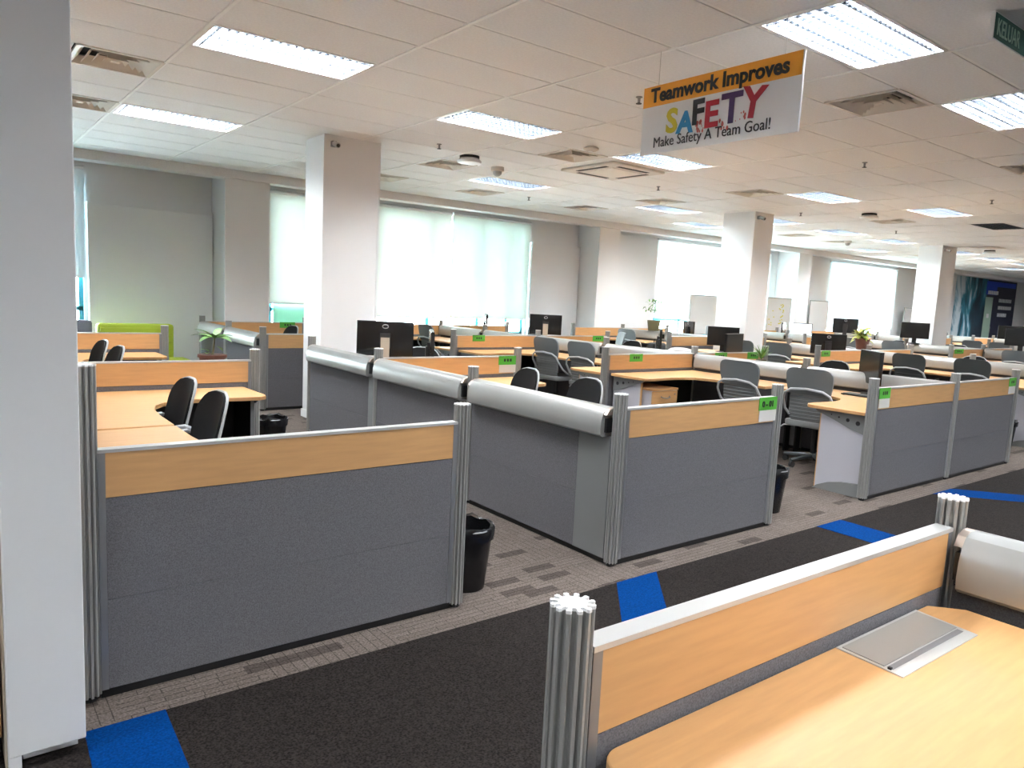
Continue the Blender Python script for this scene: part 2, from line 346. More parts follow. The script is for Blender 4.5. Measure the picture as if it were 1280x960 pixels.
def make_light():
    r = thing('ceiling_light', '', '')
    a, b, hgt = TU/2-.02, TV/2-.02, .075
    f = MB()
    for s in (-1, 1):
        f.box(-a, a, s*b-.010, s*b+.010, -.004, hgt); f.box(s*a-.010, s*a+.010, -b, b, -.004, hgt)
    f.obj('frame', 'white_paint', r)
    MB().box(-a, a, -b, b, hgt, hgt+.01).obj('reflector', 'reflector', r)
    for k in (-1, 0, 1):
        MB().box(-a+.05, a-.05, k*.175-.032, k*.175+.032, .030, .042).obj('tube', 'tube', r)
    lv = MB()
    for k in range(1, 20): x = -a+2*a*k/20; lv.box(x-.003, x+.003, -b, b, 0, .019)
    for k in range(1, 8): y = -b+2*b*k/8; lv.box(-a, a, y-.003, y+.003, 0, .019)
    lv.obj('louvre', 'louvre', r)
    return r
def over(x, y):
    if y < 0: return 'the open floor behind the foreground desk, %s row' % ('nearer' if y > -2 else 'farther')
    b = [(1.2, 'the near-pillar block'), (3.9, 'the mid-pillar block'), (7.6, 'the drawer-pedestal block'), (10.3, 'the aisle before the bushy-plant block'), (12.4, 'the bushy-plant block'), (14.6, 'the aisle after the bushy-plant block'),
         (16.7, 'the block past the plant'), (18.9, 'the aisle by the mural-side pillar'), (21.3, 'the second-last block'), (23.4, 'the last aisle'), (26, 'the mural-side block'), (31, 'the wall before the mural'), (36, 'the mural end of the room')]
    return min(b, key=lambda q: abs(q[0]-x))[1] + (', window end' if y > 9.6 else ', towards the windows' if y > 7.6 else ', middle' if y > 5.2 else ', front half' if y > 3.3 else ', carpet-strip end')
LLAB = {(0, 2): 'long recessed louvre light with a wide vent grille in the next row', (0, 7): 'recessed louvre light above the back divider of the near pillar block',
        (2, 3): 'recessed louvre light between the mid-room pillar and the smoke detector', (2, -3): 'large bright recessed louvre light above the hanging safety sign',
        (4, -3): 'recessed louvre light next to the green exit sign', (4, 3): 'recessed louvre light directly beside the ceiling cassette unit', (4, 8): 'recessed louvre light nearest the cream roller blinds'}
for u, v in LIGHTS:
    lab = LLAB.get((u, v)) or 'recessed louvre light over %s' % over(GX+(u+.5)*TU, GY+(v+.5)*TV)
    off = (u, v) in UNSEEN
    if (u, v) == (11, 2): lab = 'switched-off grey louvre light in the ceiling past the lit one'
    o = place('light', make_light, lab, 'ceiling light', (GX+(u+.5)*TU, GY+(v+.5)*TV, CEIL), 0, 'recessed louvre ceiling lights')
    if off: o.name = 'ceiling_light_offscreen'
    for ch in o.children:
        if not ch.name.startswith('tube'): continue
        if off: ch.name = 'tube_offscreen'
        if (u, v) == (11, 2):
            if 'tube_off' not in bpy.data.meshes:
                me = ch.data.copy(); me.name = 'tube_off'; me.materials.clear(); me.materials.append(MATS['white_paint'])
            ch.data = bpy.data.meshes['tube_off']
def make_diffuser():
    r = thing('air_diffuser', '', ''); a = .285
    def ring(r0, z0, r1, z1):
        m = MB(); vs = []
        for rr, z in ((r0, z0), (r1, z1)): vs += [(-rr, -rr, z), (rr, -rr, z), (rr, rr, z), (-rr, rr, z)]
        return m.add(vs, [(i, (i+1) % 4, 4+(i+1) % 4, 4+i) for i in range(4)])
    fr = MB()
    for s in (-1, 1): fr.box(-a, a, s*a-.015, s*a+.015, -.006, .012); fr.box(s*a-.015, s*a+.015, -a, a, -.006, .012)
    fr.obj('frame', 'cassette', r)
    MB().box(-a, a, -a, a, .075, .08).obj('backing', 'vent_dark', r)
    for k in range(4):
        R = .27-.062*k; ring(R, -.004, R-.05, .05).obj('blade', 'vent_tan', r)
    MB().box(-.03, .03, -.03, .03, -.004, 0).obj('core', 'vent_tan', r)
    return r
DL = {0: 'square four-way air vent beside the near white pillar, closer to the long light', 1: 'square four-way air vent beside the near white pillar, farther row', 2: 'square four-way air vent just past the hanging safety sign',
      3: 'square four-way air vent next to the ceiling cassette unit', 4: 'square four-way air vent beside the ceiling speaker dome'}
for i, (u, v, s) in enumerate(DIFF):
    place('diff', make_diffuser, DL.get(i) or 'square four-way air vent over %s' % over(GX+(u+.5)*TU, GY+(v+.5)*TV), 'air vent', (GX+(u+.25+.5*s)*TU, GY+(v+.5)*TV, CEIL), 0, 'square ceiling air vents')
# cassette air conditioner
cs = thing('cassette_air_conditioner', 'square beige ceiling cassette air conditioner with dark slots', 'air conditioner', (GX+4.55*TU, GY+5*TV, CEIL))
MB().box(-.47, .47, -.47, .47, -.034, -.002).obj('panel', 'cassette', cs, bevel=.012)
MB().box(-.27, .27, -.27, .27, -.042, -.034).obj('grille', 'vent_tan', cs)
for s in (-1, 1):
    MB().box(-.27, .27, s*.36-.03, s*.36+.03, -.037, -.033).obj('air_slot', 'vent_dark', cs); MB().box(s*.36-.03, s*.36+.03, -.27, .27, -.037, -.033).obj('air_slot', 'vent_dark', cs)
MB().box(GX+4*TU+.014, GX+5*TU-.014, GY+4*TV+.014, GY+6*TV-.014, CEIL+.001, CEIL+.015).obj('ceiling_tile', 'tile', ceil)
# sprinklers, speakers, detectors, cameras
def make_sprinkler():
    r = thing('sprinkler', '', '')
    MB().lathe([(.028, 0), (.028, -.006), (.012, -.008), (.010, -.05)], 10).obj('stem', 'alu_dark', r)
    MB().lathe([(.024, -.052), (.024, -.056)], 10).obj('deflector', 'black', r); return r
for (x, y, lab) in ((4.579, 4.386, 'small sprinkler head beside the hanging safety sign'), (4.56, 7.411, 'small sprinkler head above the mid-room pillar aisle'), (8.213, 4.374, 'small sprinkler head past the square vent by the safety sign'),
                    (8.298, 7.451, 'small sprinkler head in the far ceiling'), (11.8, 4.384, 'small sprinkler head in the far ceiling'), (11.925, 7.40, 'small sprinkler head in the far ceiling'), (8.0, 10.06, 'small sprinkler head in the far ceiling'), (15.4, 7.4, 'small sprinkler head in the far ceiling'), (15.4, 4.4, 'small sprinkler head in the far ceiling')):
    place('spr', make_sprinkler, lab if 'far ceiling' not in lab else 'small sprinkler head over %s' % over(x, y), 'sprinkler', (x, y, CEIL), 0, 'ceiling sprinkler heads')
def make_speaker():
    r = thing('ceiling_speaker', '', '')
    MB().lathe([(.12, 0), (.12, -.03)], 20).obj('collar', 'black', r); MB().lathe([(.11, -.03), (.15, -.06), (.14, -.085), (.05, -.10)], 20).obj('dome', 'white_paint', r, True); return r
for (x, y, lab) in ((5.201, 7.741, 'white ceiling speaker dome with black collar near the mid-room pillar'), (12.53, 6.50, 'dark collared ceiling speaker in the far ceiling'), (20.6, 7.56, 'dark collared ceiling speaker in the far ceiling')):
    place('spk', make_speaker, lab if 'far ceiling' not in lab else 'dark collared ceiling speaker over %s' % over(x, y), 'speaker', (x, y, CEIL), 0, 'ceiling speakers')
r = thing('smoke_detector', 'flat round beige smoke detector by the square vent', 'smoke detector', (5.749, 6.177, CEIL))
MB().lathe([(.06, 0), (.085, -.012), (.085, -.028), (.05, -.045)], 20).obj('housing', 'cassette', r, True); MB().lathe([(.03, -.045), (.028, -.052)], 14).obj('sensor', 'white_paint', r)
def make_dome():
    r = thing('security_camera', '', '')
    MB().lathe([(.085, 0), (.085, -.05), (.075, -.055)], 18).obj('housing', 'cassette', r, True); MB().lathe([(.06, -.055), (.055, -.09), (.03, -.115), (.01, -.12)], 18).obj('dome', 'pale_plastic', r, True); return r
for (x, y, lab) in ((5.893, 8.103, 'beige dome security camera beside the ceiling speaker'), (17.19, 9.37, 'beige dome security camera in the far ceiling by the bright window')):
    place('dome', make_dome, lab, 'camera', (x, y, CEIL), 0, 'dome security cameras')
def make_bullet():
    r = thing('wall_camera', '', '')
    MB().box(-.025, .025, -.05, 0, -.03, .03).obj('bracket', 'grey_metal', r); MB().tube([(0, -.05, 0), (0, -.14, -.03)], .03, 12).obj('barrel', 'pale_plastic', r, True); MB().tube([(0, -.14, -.03), (0, -.145, -.032)], .02, 12).obj('lens', 'black', r); return r
for (x, y, lab) in ((3.52, 7.95, 'small grey camera high on the mid-room pillar'), (11.48, 7.95, 'small grey camera high on the pillar past the drawer pedestal block'), (19.0, 7.95, 'small grey camera high on the pillar near the mural')):
    place('bul', make_bullet, lab, 'camera', (x, y-.004, CEIL-.1), 0, 'pillar security cameras')

# ------------------------------------------------------------------ hanging safety sign and exit sign
SX = 3.848
sg = thing('safety_sign', 'hanging white sign with orange band reading Teamwork Improves Safety', 'sign', (SX, 3.640, 2.558))
SW, SH = 1.178, .442                                   # local: face looks towards -x, writing runs along -y
MB().box(0, .012, -SW, 0, 0, SH).obj('board', 'sign_white', sg)
MB().box(-.0015, 0, -SW, 0, SH-.132, SH).obj('orange_band', 'orange', sg)
MB().box(-.001, .013, -SW-.008, -SW, 0, SH).obj('edge_strip', 'white_paint', sg)
def sgt(b, size, m, y, z, th=0, sx=1, name='lettering', rot=0):
    M = frame3((-.0032, -y, z), (0, -math.cos(rot), math.sin(rot)), (0, math.sin(rot), math.cos(rot)))
    return text(b, size, m, sg, M, th, name, sx)
sgt('Teamwork Improves', .125, 'p_black', .068, .338, .0042, .975)
sgt('Make Safety A Team Goal!', .094, 'p_black', .112, .040, 0, .885)
for ch, m, y, z, s, rot in (('S', 'p_yellow', .205, .128, .19, .0), ('A', 'p_blue', .295, .115, .165, -.05), ('F', 'p_black', .40, .150, .19, .02), ('E', 'p_red', .492, .118, .20, 0), ('T', 'p_purple', .612, .122, .225, 0), ('Y', 'p_crimson', .745, .140, .225, -.12)):
    sgt(ch, s*1.1, m, .215+(y-.205)*1.07, z-.004, .007, 1, 'letter', rot)
for (y, z, n_) in ((.49, .125, 16), (.67, .112, 9), (.79, .135, 8)):
    mb = MB()
    for k in range(n_):
        yy = -(y+random.uniform(-.03, .05)); zz = z+random.uniform(-.03, .03); rr = random.uniform(.003, .011)
        mb.add([(-.0018, yy+rr*math.cos(i*PI/3), zz+rr*1.6*math.sin(i*PI/3)) for i in range(6)], [tuple(range(6))])
    mb.obj('paint_splash', 'p_splash', sg)
for y in (-.12, -SW+.12): MB().tube([(.006, y, SH), (.006, y, CEIL-2.558)], .002, 5).obj('hanger_wire', 'alu_light', sg)
ex = thing('exit_sign', 'green ceiling exit sign reading KELUAR in pale letters', 'sign', (4.56, 1.79, 3.074))
MB().box(0, .50, 0, .02, 0, .143).obj('board', 'white_paint', ex); MB().box(.008, .492, -.003, 0, .007, .136).obj('green_face', 'sign_green', ex)
text('KELUAR', .125, 'pale_green', ex, frame3((.032, -.0045, .028), (1, 0, 0), (0, 0, 1)), 0, 'lettering', .72)

# ------------------------------------------------------------------ partitions
PH, PT, WB, RAD = 1.035, .950, .772, .041
def gear(ro, ri, n=12):
    pts = []
    for k in range(n):
        c = 2*PI*k/n; w = 2*PI/n
        for f, rr in ((-.26, ri), (-.21, ri+.5*(ro-ri)), (-.28, ro-.004), (-.16, ro), (.16, ro), (.28, ro-.004), (.21, ri+.5*(ro-ri)), (.26, ri)):
            pts.append((rr*math.cos(c+f*w), rr*math.sin(c+f*w)))
    return pts
def make_post(PH=PH):
    r = thing('partition_post', '', '')
    MB().prism(gear(RAD, RAD*.66), .02, PH-.006).obj('shaft', 'alu', r)
    MB().prism(gear(RAD+.001, RAD*.66), PH-.006, PH).obj('cap', 'cap_white', r)
    MB().lathe([(.026, 0), (.026, .02)], 12).obj('foot', 'black', r)
    return r
def post(x, y, label, h=PH): place(('post', h), lambda: make_post(h), label, 'post', (x, y, 0), .13, 'fluted partition posts')
def panel(p0, p1, label, strip=True):
    a, b = Vector(p0), Vector(p1); d = b-a; L = d.length; rz = math.atan2(d.y, d.x)
    key = ('panel', round(L, 3))
    def mk():
        r = thing('partition_panel', '', ''); g = RAD-.004; t = .022
        MB().box(g+.024, L-g-.024, -t-.001, t+.001, WB, PT-.012).obj('wood_board', 'maple', r)
        MB().box(g, L-g, -t-.003, t+.003, PT-.012, PT).obj('top_trim', 'alu_light', r)
        MB().box(g+.024, L-g-.024, -t, t, .3845, WB-.003).obj('fabric_upper', 'fabric', r, bevel=.0015)
        MB().box(g+.024, L-g-.024, -t, t, .035, .3835).obj('fabric_lower', 'fabric', r, bevel=.0015)
        for x in (g, L-g-.024): MB().box(x, x+.024, -t-.002, t+.002, .035, PT-.012).obj('edge_strip', 'alu_dark', r)
        MB().box(g, L-g, -.012, .012, 0, .035).obj('base_rail', 'black', r)
        return r
    return place(key, mk, label, 'partition', (a.x, a.y, 0), rz, 'wood-topped partition panels')
HOOD = [(-.070, .772), (-.086, .785), (-.090, .82), (-.086, .865), (-.074, .905), (-.050, .934), (-.018, .946)]
HOOD = HOOD + [(-y, z) for y, z in reversed(HOOD)]
def spine(p0, p1, label, dz=0.0, fil=.09):
    a, b = Vector(p0), Vector(p1); d = b-a; L = d.length; rz = math.atan2(d.y, d.x)
    key = ('spine', round(L, 3), dz, fil); H2 = [(y, z+dz) for y, z in HOOD]
    def mk():
        r = thing('spine_partition', '', ''); g = RAD-.004; t = .028
        if dz: MB().box(g, L-g, -.032, .032, .775+dz, .80+dz).obj('top_rail', 'hood', r, bevel=.006)
        else: MB().prism(H2, g+.028, L-g-.028, 'x').obj('cable_hood', 'hood', r, True, 0, .5)
        for s in (0, 1) if not dz else ():
            x = g+.004 if s == 0 else L-g-.028
            MB().prism([(y*.93, z) for y, z in H2 if z > .885+dz], x, x+.024, 'x').obj('end_cap', 'cap_metal', r, True, 0, .5)
            MB().box(x+.004, x+.020, -.06, .06, .80+dz, .885+dz).obj('end_slot', 'black', r)
        MB().box(g+fil+.003, L-g, -t, t, .3845, .775+dz).obj('fabric_upper', 'fabric', r, bevel=.003)
        MB().box(g+fil+.003, L-g, -t, t, .035, .3835).obj('fabric_lower', 'fabric', r, bevel=.003)
        MB().box(g, g+fil, -t, t, .035, .775+dz).obj('filler_panel', 'grey_metal', r)
        MB().box(g, L-g, -.014, .014, 0, .035).obj('base_rail', 'black', r)
        return r
    return place(key, mk, label, 'partition', (a.x, a.y, 0), rz, 'hooded spine partitions')

# L-shaped desks; a = distance from spine, b = distance from the divider
DZ = .737
DOUT = [(.06, .035), (1.50, .035), (1.52, .06), (1.53, .50), (1.515, .565), (1.46, .60), (1.33, .595), (1.18, .575), (1.03, .575), (.90, .60), (.79, .66), (.715, .77), (.675, .93), (.66, 1.15), (.66, 1.485), (.06, 1.485)]
def make_desk(sx, sy, black, L):
    r = thing('corner_desk', '', '')
    k = L/1.5
    def P(a, b): return (a*sx, b*sy*k)
    MB().prism([P(a, b) for a, b in DOUT], DZ-.028, DZ).obj('desktop', 'maple', r, bevel=.004)
    def bx(a0, a1, b0, b1, z0, z1):
        xs = sorted((a0*sx, a1*sx)); ys = sorted((b0*sy*k, b1*sy*k)); return MB().box(xs[0], xs[1], ys[0], ys[1], z0, z1)
    bx(1.435, 1.46, .05, .46, 0, DZ-.029).obj('leg_panel', 'black' if black else 'lilac_white', r)
    bx(1.434, 1.461, .46, .468, 0, DZ-.029).obj('leg_edge', 'grey_metal' if black else 'maple', r)
    br = [(.05, DZ-.03), (.53, DZ-.03), (.48, DZ-.06), (.34, DZ-.105), (.20, DZ-.16), (.05, DZ-.20)]
    bk = MB().prism([(b*sy*k, z) for b, z in br], sx*1.462, sx*1.474, 'x').obj('bracket', 'black' if black else 'grey_metal', r)
    for b, z, rr in ((.36, DZ-.065, .006), (.29, DZ-.078, .008), (.21, DZ-.092, .016), (.12, DZ-.107, .02)):
        MB().prism([(b*sy*k+rr*math.cos(i*PI/6), z+rr*math.sin(i*PI/6)) for i in range(12)], sx*1.474, sx*1.4755, 'x').obj('cable_hole', 'black', bk)
    ft = [(.05, 0), (.47, 0), (.42, .035), (.33, .075), (.22, .10), (.05, .115)]
    MB().prism([(b*sy*k, z) for b, z in ft], sx*1.455, sx*1.49, 'x').obj('foot', 'grey_metal', r)
    bx(.10, 1.43, .05, .07, .18, DZ-.03).obj('modesty_panel', 'black', r)
    bx(.08, .17, 1.45, 1.468, 0, DZ-.029).obj('support_panel', 'black', r)
    return r
def desk(x, y, sx, sy, label, black=False, L=1.5):
    return place(('desk', sx, sy, black, round(L, 2)), lambda: make_desk(sx, sy, black, L), label, 'desk', (x, y, 0), 0, 'maple corner desks')

ROWN = ['front', 'second', 'third', 'fourth', 'fifth', 'sixth', 'seventh']
def block(bname, sxp, rows, left, right, pan, drift=0.0, black=False, tall=0.0):
    """posts, spine, dividers and corner desks of one desk block"""
    X = lambda y: sxp - drift*(y-2.98)
    for i, y in enumerate(rows):
        post(X(y), y, '%s spine post of %s' % (ROWN[i]+'-row fluted', bname), PH+tall)
        if i in pan:
            if left: post(X(y)-left, y, '%s outer post of %s, single-drawer side' % (ROWN[i]+'-row fluted', bname) if False else '%s outer post, chair-back side, of %s' % (ROWN[i]+'-row fluted', bname)); panel((X(y)-left, y), (X(y), y), '%s wood-topped grey divider of %s, chair-back side' % (ROWN[i]+'-row', bname))
            if right: post(X(y)+right, y, '%s outer post, chair-front side, of %s' % (ROWN[i]+'-row fluted', bname)); panel((X(y), y), (X(y)+right, y), '%s wood-topped grey divider of %s, chair-front side' % (ROWN[i]+'-row', bname))
        if i < len(rows)-1:
            spine((X(y), y), (X(rows[i+1]), rows[i+1]), ('tall grey' if tall else 'silver hooded')+' spine section between %s and %s posts of %s' % (ROWN[i], ROWN[i+1], bname), tall, .27 if i == 0 else .09)
    for i in range(len(rows)-1):
        for s, wdt in ((-1, left), (1, right)):
            if not wdt: continue
            L = rows[i+1]-rows[i]; side = 'chair-back' if s < 0 else 'chair-front'
            xm = (min if s < 0 else max)(X(rows[i]), X(rows[i+1]))
            if i in pan: desk(xm, rows[i], s, 1, 'maple corner desk behind the %s-row divider of %s, %s side' % (ROWN[i], bname, side), black, L-.005)
            elif (i+1) in pan: desk(xm, rows[i+1], s, -1, 'maple corner desk before the %s-row divider of %s, %s side' % (ROWN[i+1], bname, side), black, L-.005)

BL, BM, BMB, B3, B4, B4B, B5, B6, B6B, B7 = ('the near-pillar block', 'the mid-pillar block', 'the window-side pillar block', 'the drawer-pedestal block', 'the bushy-plant block',
    'the window-side plant block', 'the block past the plant', 'the second-last block', 'the second-last window block', 'the mural-side block')
block(BL, .40, [2.98, 4.49, 5.99, 7.5, 9.0], 0, 1.62, (0, 2, 4), black=True, tall=.225)
block(BM, 3.13, [2.98, 4.49, 5.99, 7.5], 0, 1.59, (0, 2))
block(BMB, 3.13, [9.0, 10.35, 11.62], 0, 1.6, (0, 2))
block(B3, 7.69, [2.98, 4.49, 5.99, 7.5, 8.95, 10.3, 11.62], 1.58, 1.53, (0, 2, 4, 6), drift=.042)
block(B4, 12.1, [2.98, 4.49, 6.05, 7.5], 1.55, 1.5, (0, 2))
block(B4B, 12.1, [9.0, 10.35, 11.62], 1.5, 1.5, (0, 2))
block(B5, 16.6, [4.49, 5.99, 7.5, 9.0, 10.35, 11.62], 1.5, 1.5, (1, 3, 5))
block(B6, 21.1, [4.49, 5.99, 7.5], 1.5, 1.5, (1,))
block(B6B, 21.1, [9.0, 10.35, 11.62], 1.5, 1.5, (0, 2))
block(B7, 25.6, [5.99, 7.5, 9.0, 10.35], 1.5, 1.5, (0, 2))

# foreground desk corner
post(.888, .93, 'fluted post with a white gear-shaped cap at the free end of the foreground panel')
post(2.425, .905, 'fluted post with white cap where the foreground panel meets its silver hood')
pn = panel((.888, .93), (2.425, .905), 'foreground low maple panel with aluminium top edge above the foreground desk')
spine((2.445, -.62), (2.425, .905), 'big silver cable hood running off from the foreground panel')
post(2.445, -.62, 'fluted post at the hidden end of the foreground cable hood')
fd = thing('foreground_desk', 'large maple desk in the foreground with an aluminium cable hatch', 'desk')
def arc(cx, cy, r, a0, a1, n=8): return [(cx+r*math.cos(math.radians(a0+(a1-a0)*i/n)), cy+r*math.sin(math.radians(a0+(a1-a0)*i/n))) for i in range(n+1)]
MB().prism([(2.33, -.60), (2.33, .80), (2.26, .878)] + arc(.99, .842, .055, 90, 180) + [(.935, .33), (1.0, .28), (1.5, .25), (1.62, .12), (1.66, -.60)], DZ-.028, DZ).obj('desktop', 'maple', fd, bevel=.004)
MB().box(1.02, 1.045, .34, .85, 0, DZ-.029).obj('leg_panel', 'lilac_white', fd)
MB().box(1.7, 2.3, -.58, -.56, 0, DZ-.029).obj('leg_panel', 'lilac_white', fd)
MB().box(1.05, 2.3, .83, .85, .2, DZ-.029).obj('modesty_panel', 'black', fd)
ht = MB(); 
HA = [(1.750, .712), (2.165, .708), (2.188, .878), (1.757, .880)]
def quadbox(p, z0, z1): return MB().prism(p, z0, z1)
def ins(p, d):
    cx = sum(q[0] for q in p)/4; cy = sum(q[1] for q in p)/4
    return [(cx+(x-cx)*(1-d[0]), cy+(y-cy)*(1-d[1])) for x, y in p]
hf = quadbox(HA, DZ, DZ+.003).obj('cable_hatch_frame', 'alu_light', fd)
lid = [(1.762, .762), (2.158, .758), (2.172, .868), (1.768, .870)]
quadbox(lid, DZ+.003, DZ+.0055).obj('hatch_lid', 'hood', hf)
quadbox([(1.765, .742), (2.15, .738), (2.152, .754), (1.765, .757)], DZ+.003, DZ+.0038).obj('hatch_slot', 'alu_dark', hf)
MB().box(1.757, 1.765, .744, .752, DZ+.003, DZ+.008).obj('hatch_hinge', 'black', hf)

# ------------------------------------------------------------------ name tags on the panels
def name_tag(x, y, label, w_=.22, h_=.085, low=True, txt=None, glyphs=True):
    """card holder on the camera side (-y) of a divider; x is its first edge"""
    r = thing('name_tag', label, 'name tag', (x, y-.0285, PT-.004)); r['group'] = 'green name tags on the dividers'
    MB().box(0, w_, 0, .003, -h_, .006).obj('green_card', 'green_tag', r)
    if low: MB().box(.01, w_, .001, .003, -.165, -h_).obj('paper_insert', 'paper', r)
    if txt: text(txt, .058, 'ink', r, frame3((.035, -.0015, -h_+.024), (1, 0, 0), (0, 0, 1)), .002, 'lettering', 1.0)
    elif glyphs:
        m = MB()
        for k in range(3): m.box(w_*(.30+.17*k), w_*(.40+.17*k), -.001, 0, -h_*.62, -h_*.28)
        m.obj('lettering', 'ink', r)
    return r
name_tag(4.47, 2.98, 'green name tag with dark characters on the front divider of the mid-pillar block', .21, txt='0 - 01')
name_tag(6.165, 2.98, 'green name tag over grey paper beside the aisle post of the drawer-pedestal block', .19)
name_tag(8.98, 2.98, 'green name tag at the far end of the drawer-pedestal block front', .19)
name_tag(4.46, 5.99, 'green name tag over white paper behind a black chair, mid-pillar block', .22)
name_tag(6.36, 5.99, 'green name tag on the third-row divider of the drawer-pedestal block', .22, low=False)
name_tag(6.18, 8.95, 'green name tag on the fifth-row divider of the drawer-pedestal block', .22, low=False)
name_tag(7.95, 5.99, 'green name tag behind the grey chair, spine end of the third-row divider', .25, low=False)
name_tag(8.65, 5.99, 'green name tag by the small spiky plant', .25, low=False)
name_tag(10.62, 6.05, 'green name tag on the third-row divider of the bushy-plant block', .25, low=False)
name_tag(8.6, 8.95, 'green name tag on the far divider behind the thin monitor', .25, low=False)
name_tag(15.2, 5.99, 'yellow-green name tag on the block after the bushy plant', .4, low=False)
name_tag(4.3, 11.62, 'green name tag on the back divider by the window', .25, low=False)

# ------------------------------------------------------------------ chairs
def star_base(r, h):
    MB().lathe([(.028, .09), (.028, h)], 10).obj('gas_column', 'black', r, True)
    for k in range(5):
        a = 2*PI*k/5+.3; c, s = math.cos(a), math.sin(a)
        lg = MB().tube([(.02*c, .02*s, .105), (.30*c, .30*s, .075)], [.026, .017], 7).obj('base_leg', 'dark_plastic', r, True)
        MB().prism([(.30*c+.028*math.cos(t*PI/6)*abs(c)-.0, .03+.03*math.sin(t*PI/6)) for t in range(12)] if False else [(-.03+.03*math.cos(t*PI/6), .03+.03*math.sin(t*PI/6)) for t in range(12)], -.016, .016, 'y').obj('castor', 'rubber', r, loc=(.31*c, .31*s, 0), rz=a)
def shell(hw, z0, z1, xb, lean, rtop, th, bulge=.03, nu=10, nv=12):
    """curved backrest: rounded top, slight wrap, lean backwards with height"""
    def width(z):
        t = (z-z0)/(z1-z0)
        top = max(0, (z-(z1-rtop))/rtop); w_ = hw*(.90+.10*min(1, t*2.2))
        return w_ if top <= 0 else w_-rtop*(1-math.sqrt(max(0, 1-top*top)))*.95
    def pt(u, v, off):
        z = z0+(z1-z0)*(1-(1-v)**1.25); y = (2*u-1)*max(.02, width(z)); q = (y/hw)
        x = xb-lean*((z-z0)/(z1-z0))+bulge*q*q+off
        return (x, y, z)
    m = MB(); m.grid(lambda u, v: pt(u, v, 0), nu, nv); m.grid(lambda u, v: pt(u, v, -th), nu, nv)
    n = (nu+1)*(nv+1); idx = lambda i, j: i*(nv+1)+j
    for i in range(nu): m.f.append((idx(i, 0), idx(i+1, 0), n+idx(i+1, 0), n+idx(i, 0))); m.f.append((idx(i, nv), idx(i+1, nv), n+idx(i+1, nv), n+idx(i, nv)))
    for j in range(nv): m.f.append((idx(0, j), idx(0, j+1), n+idx(0, j+1), n+idx(0, j))); m.f.append((idx(nu, j), idx(nu, j+1), n+idx(nu, j+1), n+idx(nu, j)))
    return m, pt
def seat_mesh(d, wd, z, th):
    pts = []
    for cx, cy, a0 in ((d/2-.07, wd/2-.07, 0), (-d/2+.07, wd/2-.07, 90), (-d/2+.07, -wd/2+.07, 180), (d/2-.07, -wd/2+.07, 270)):
        pts += arc(cx, cy, .07, a0, a0+90, 4)
    return MB().prism(pts, z-th, z)
def make_grey(c1, c2):
    r = thing('office_chair', '', '')                       # sits facing +x
    seat_mesh(.46, .48, .47, .06).obj('seat', c2, r, True, .012)
    m, pt = shell(.232, .74, 1.0, -.235, .055, .085, .022); m.obj('backrest', c1, r, True)
    m, pt2 = shell(.20, .47, .745, -.205, .03, .01, .012, nv=4); lb = m.obj('lower_back', c2, r, True)
    for k in range(7):
        z = .50+.035*k; MB().tube([(-.222-.03*((z-.47)/.275)+.02*q*q, q*.19, z) for q in (-1, -.5, 0, .5, 1)], .006, 5).obj('rib', c1, lb, True)
    hoop = [(-.05, -.265, .50), (-.16, -.262, .57), (-.25, -.248, .68), (-.275, -.225, .745), (-.295, -.16, .785), (-.30, 0, .80), (-.295, .16, .785), (-.275, .225, .745), (-.25, .248, .68), (-.16, .262, .57), (-.05, .265, .50)]
    MB().tube(hoop, .0125, 8).obj('back_hoop', 'pale_plastic', r, True)
    for s in (-1, 1):
        ar = MB().tube([(-.05, s*.265, .50), (.0, s*.268, .60), (.06, s*.268, .64), (.16, s*.262, .645)], .015, 7).obj('armrest', c2, r, True)
    MB().box(-.11, .11, -.11, .11, .385, .411).obj('mechanism', 'dark_plastic', r)
    MB().tube([(-.05, .10, .40), (-.07, .30, .385), (-.07, .33, .36)], .008, 6).obj('lever', 'pale_plastic', r, True)
    star_base(r, .39); return r
def make_black():
    r = thing('mesh_chair', '', '')
    seat_mesh(.45, .46, .46, .06).obj('seat', 'mesh_black', r, True, .012)
    m, pt = shell(.205, .52, .94, -.20, .10, .15, .018, .035, nv=14); m.obj('backrest', 'mesh_black', r, True)
    edge = [pt(0, j/14, -.022) for j in range(15)] + [pt(i/10, 1, -.022) for i in range(1, 10)] + [pt(1, 1-j/14, -.022) for j in range(15)]
    MB().tube(edge, .009, 6).obj('back_frame', 'pale_plastic', r, True)
    MB().tube([(-.19, 0, .60), (-.24, 0, .52), (-.18, 0, .42), (-.05, 0, .40)], .022, 8).obj('back_stem', 'black', r, True)
    for s in (-1, 1):
        MB().tube([(-.19, s*.20, .62), (-.24, s*.235, .665), (-.20, s*.25, .68), (-.02, s*.252, .665), (.05, s*.25, .62), (.04, s*.235, .50), (.0, s*.22, .41)], .014, 7).obj('armrest', 'pale_plastic', r, True)
    MB().box(-.11, .11, -.11, .11, .375, .401).obj('mechanism', 'black', r)
    star_base(r, .38); return r
def chair(kind, x, y, rz, label, group):
    if kind == 'g': place('chair_g', lambda: make_grey('grey_plastic', 'grey_metal'), label, 'chair', (x, y, 0), rz, group)
    elif kind == 'd': place('chair_d', lambda: make_grey('dark_plastic', 'dark_plastic'), label, 'chair', (x, y, 0), rz, group)
    else: place('chair_b', make_black, label, 'chair', (x, y, 0), rz, group)
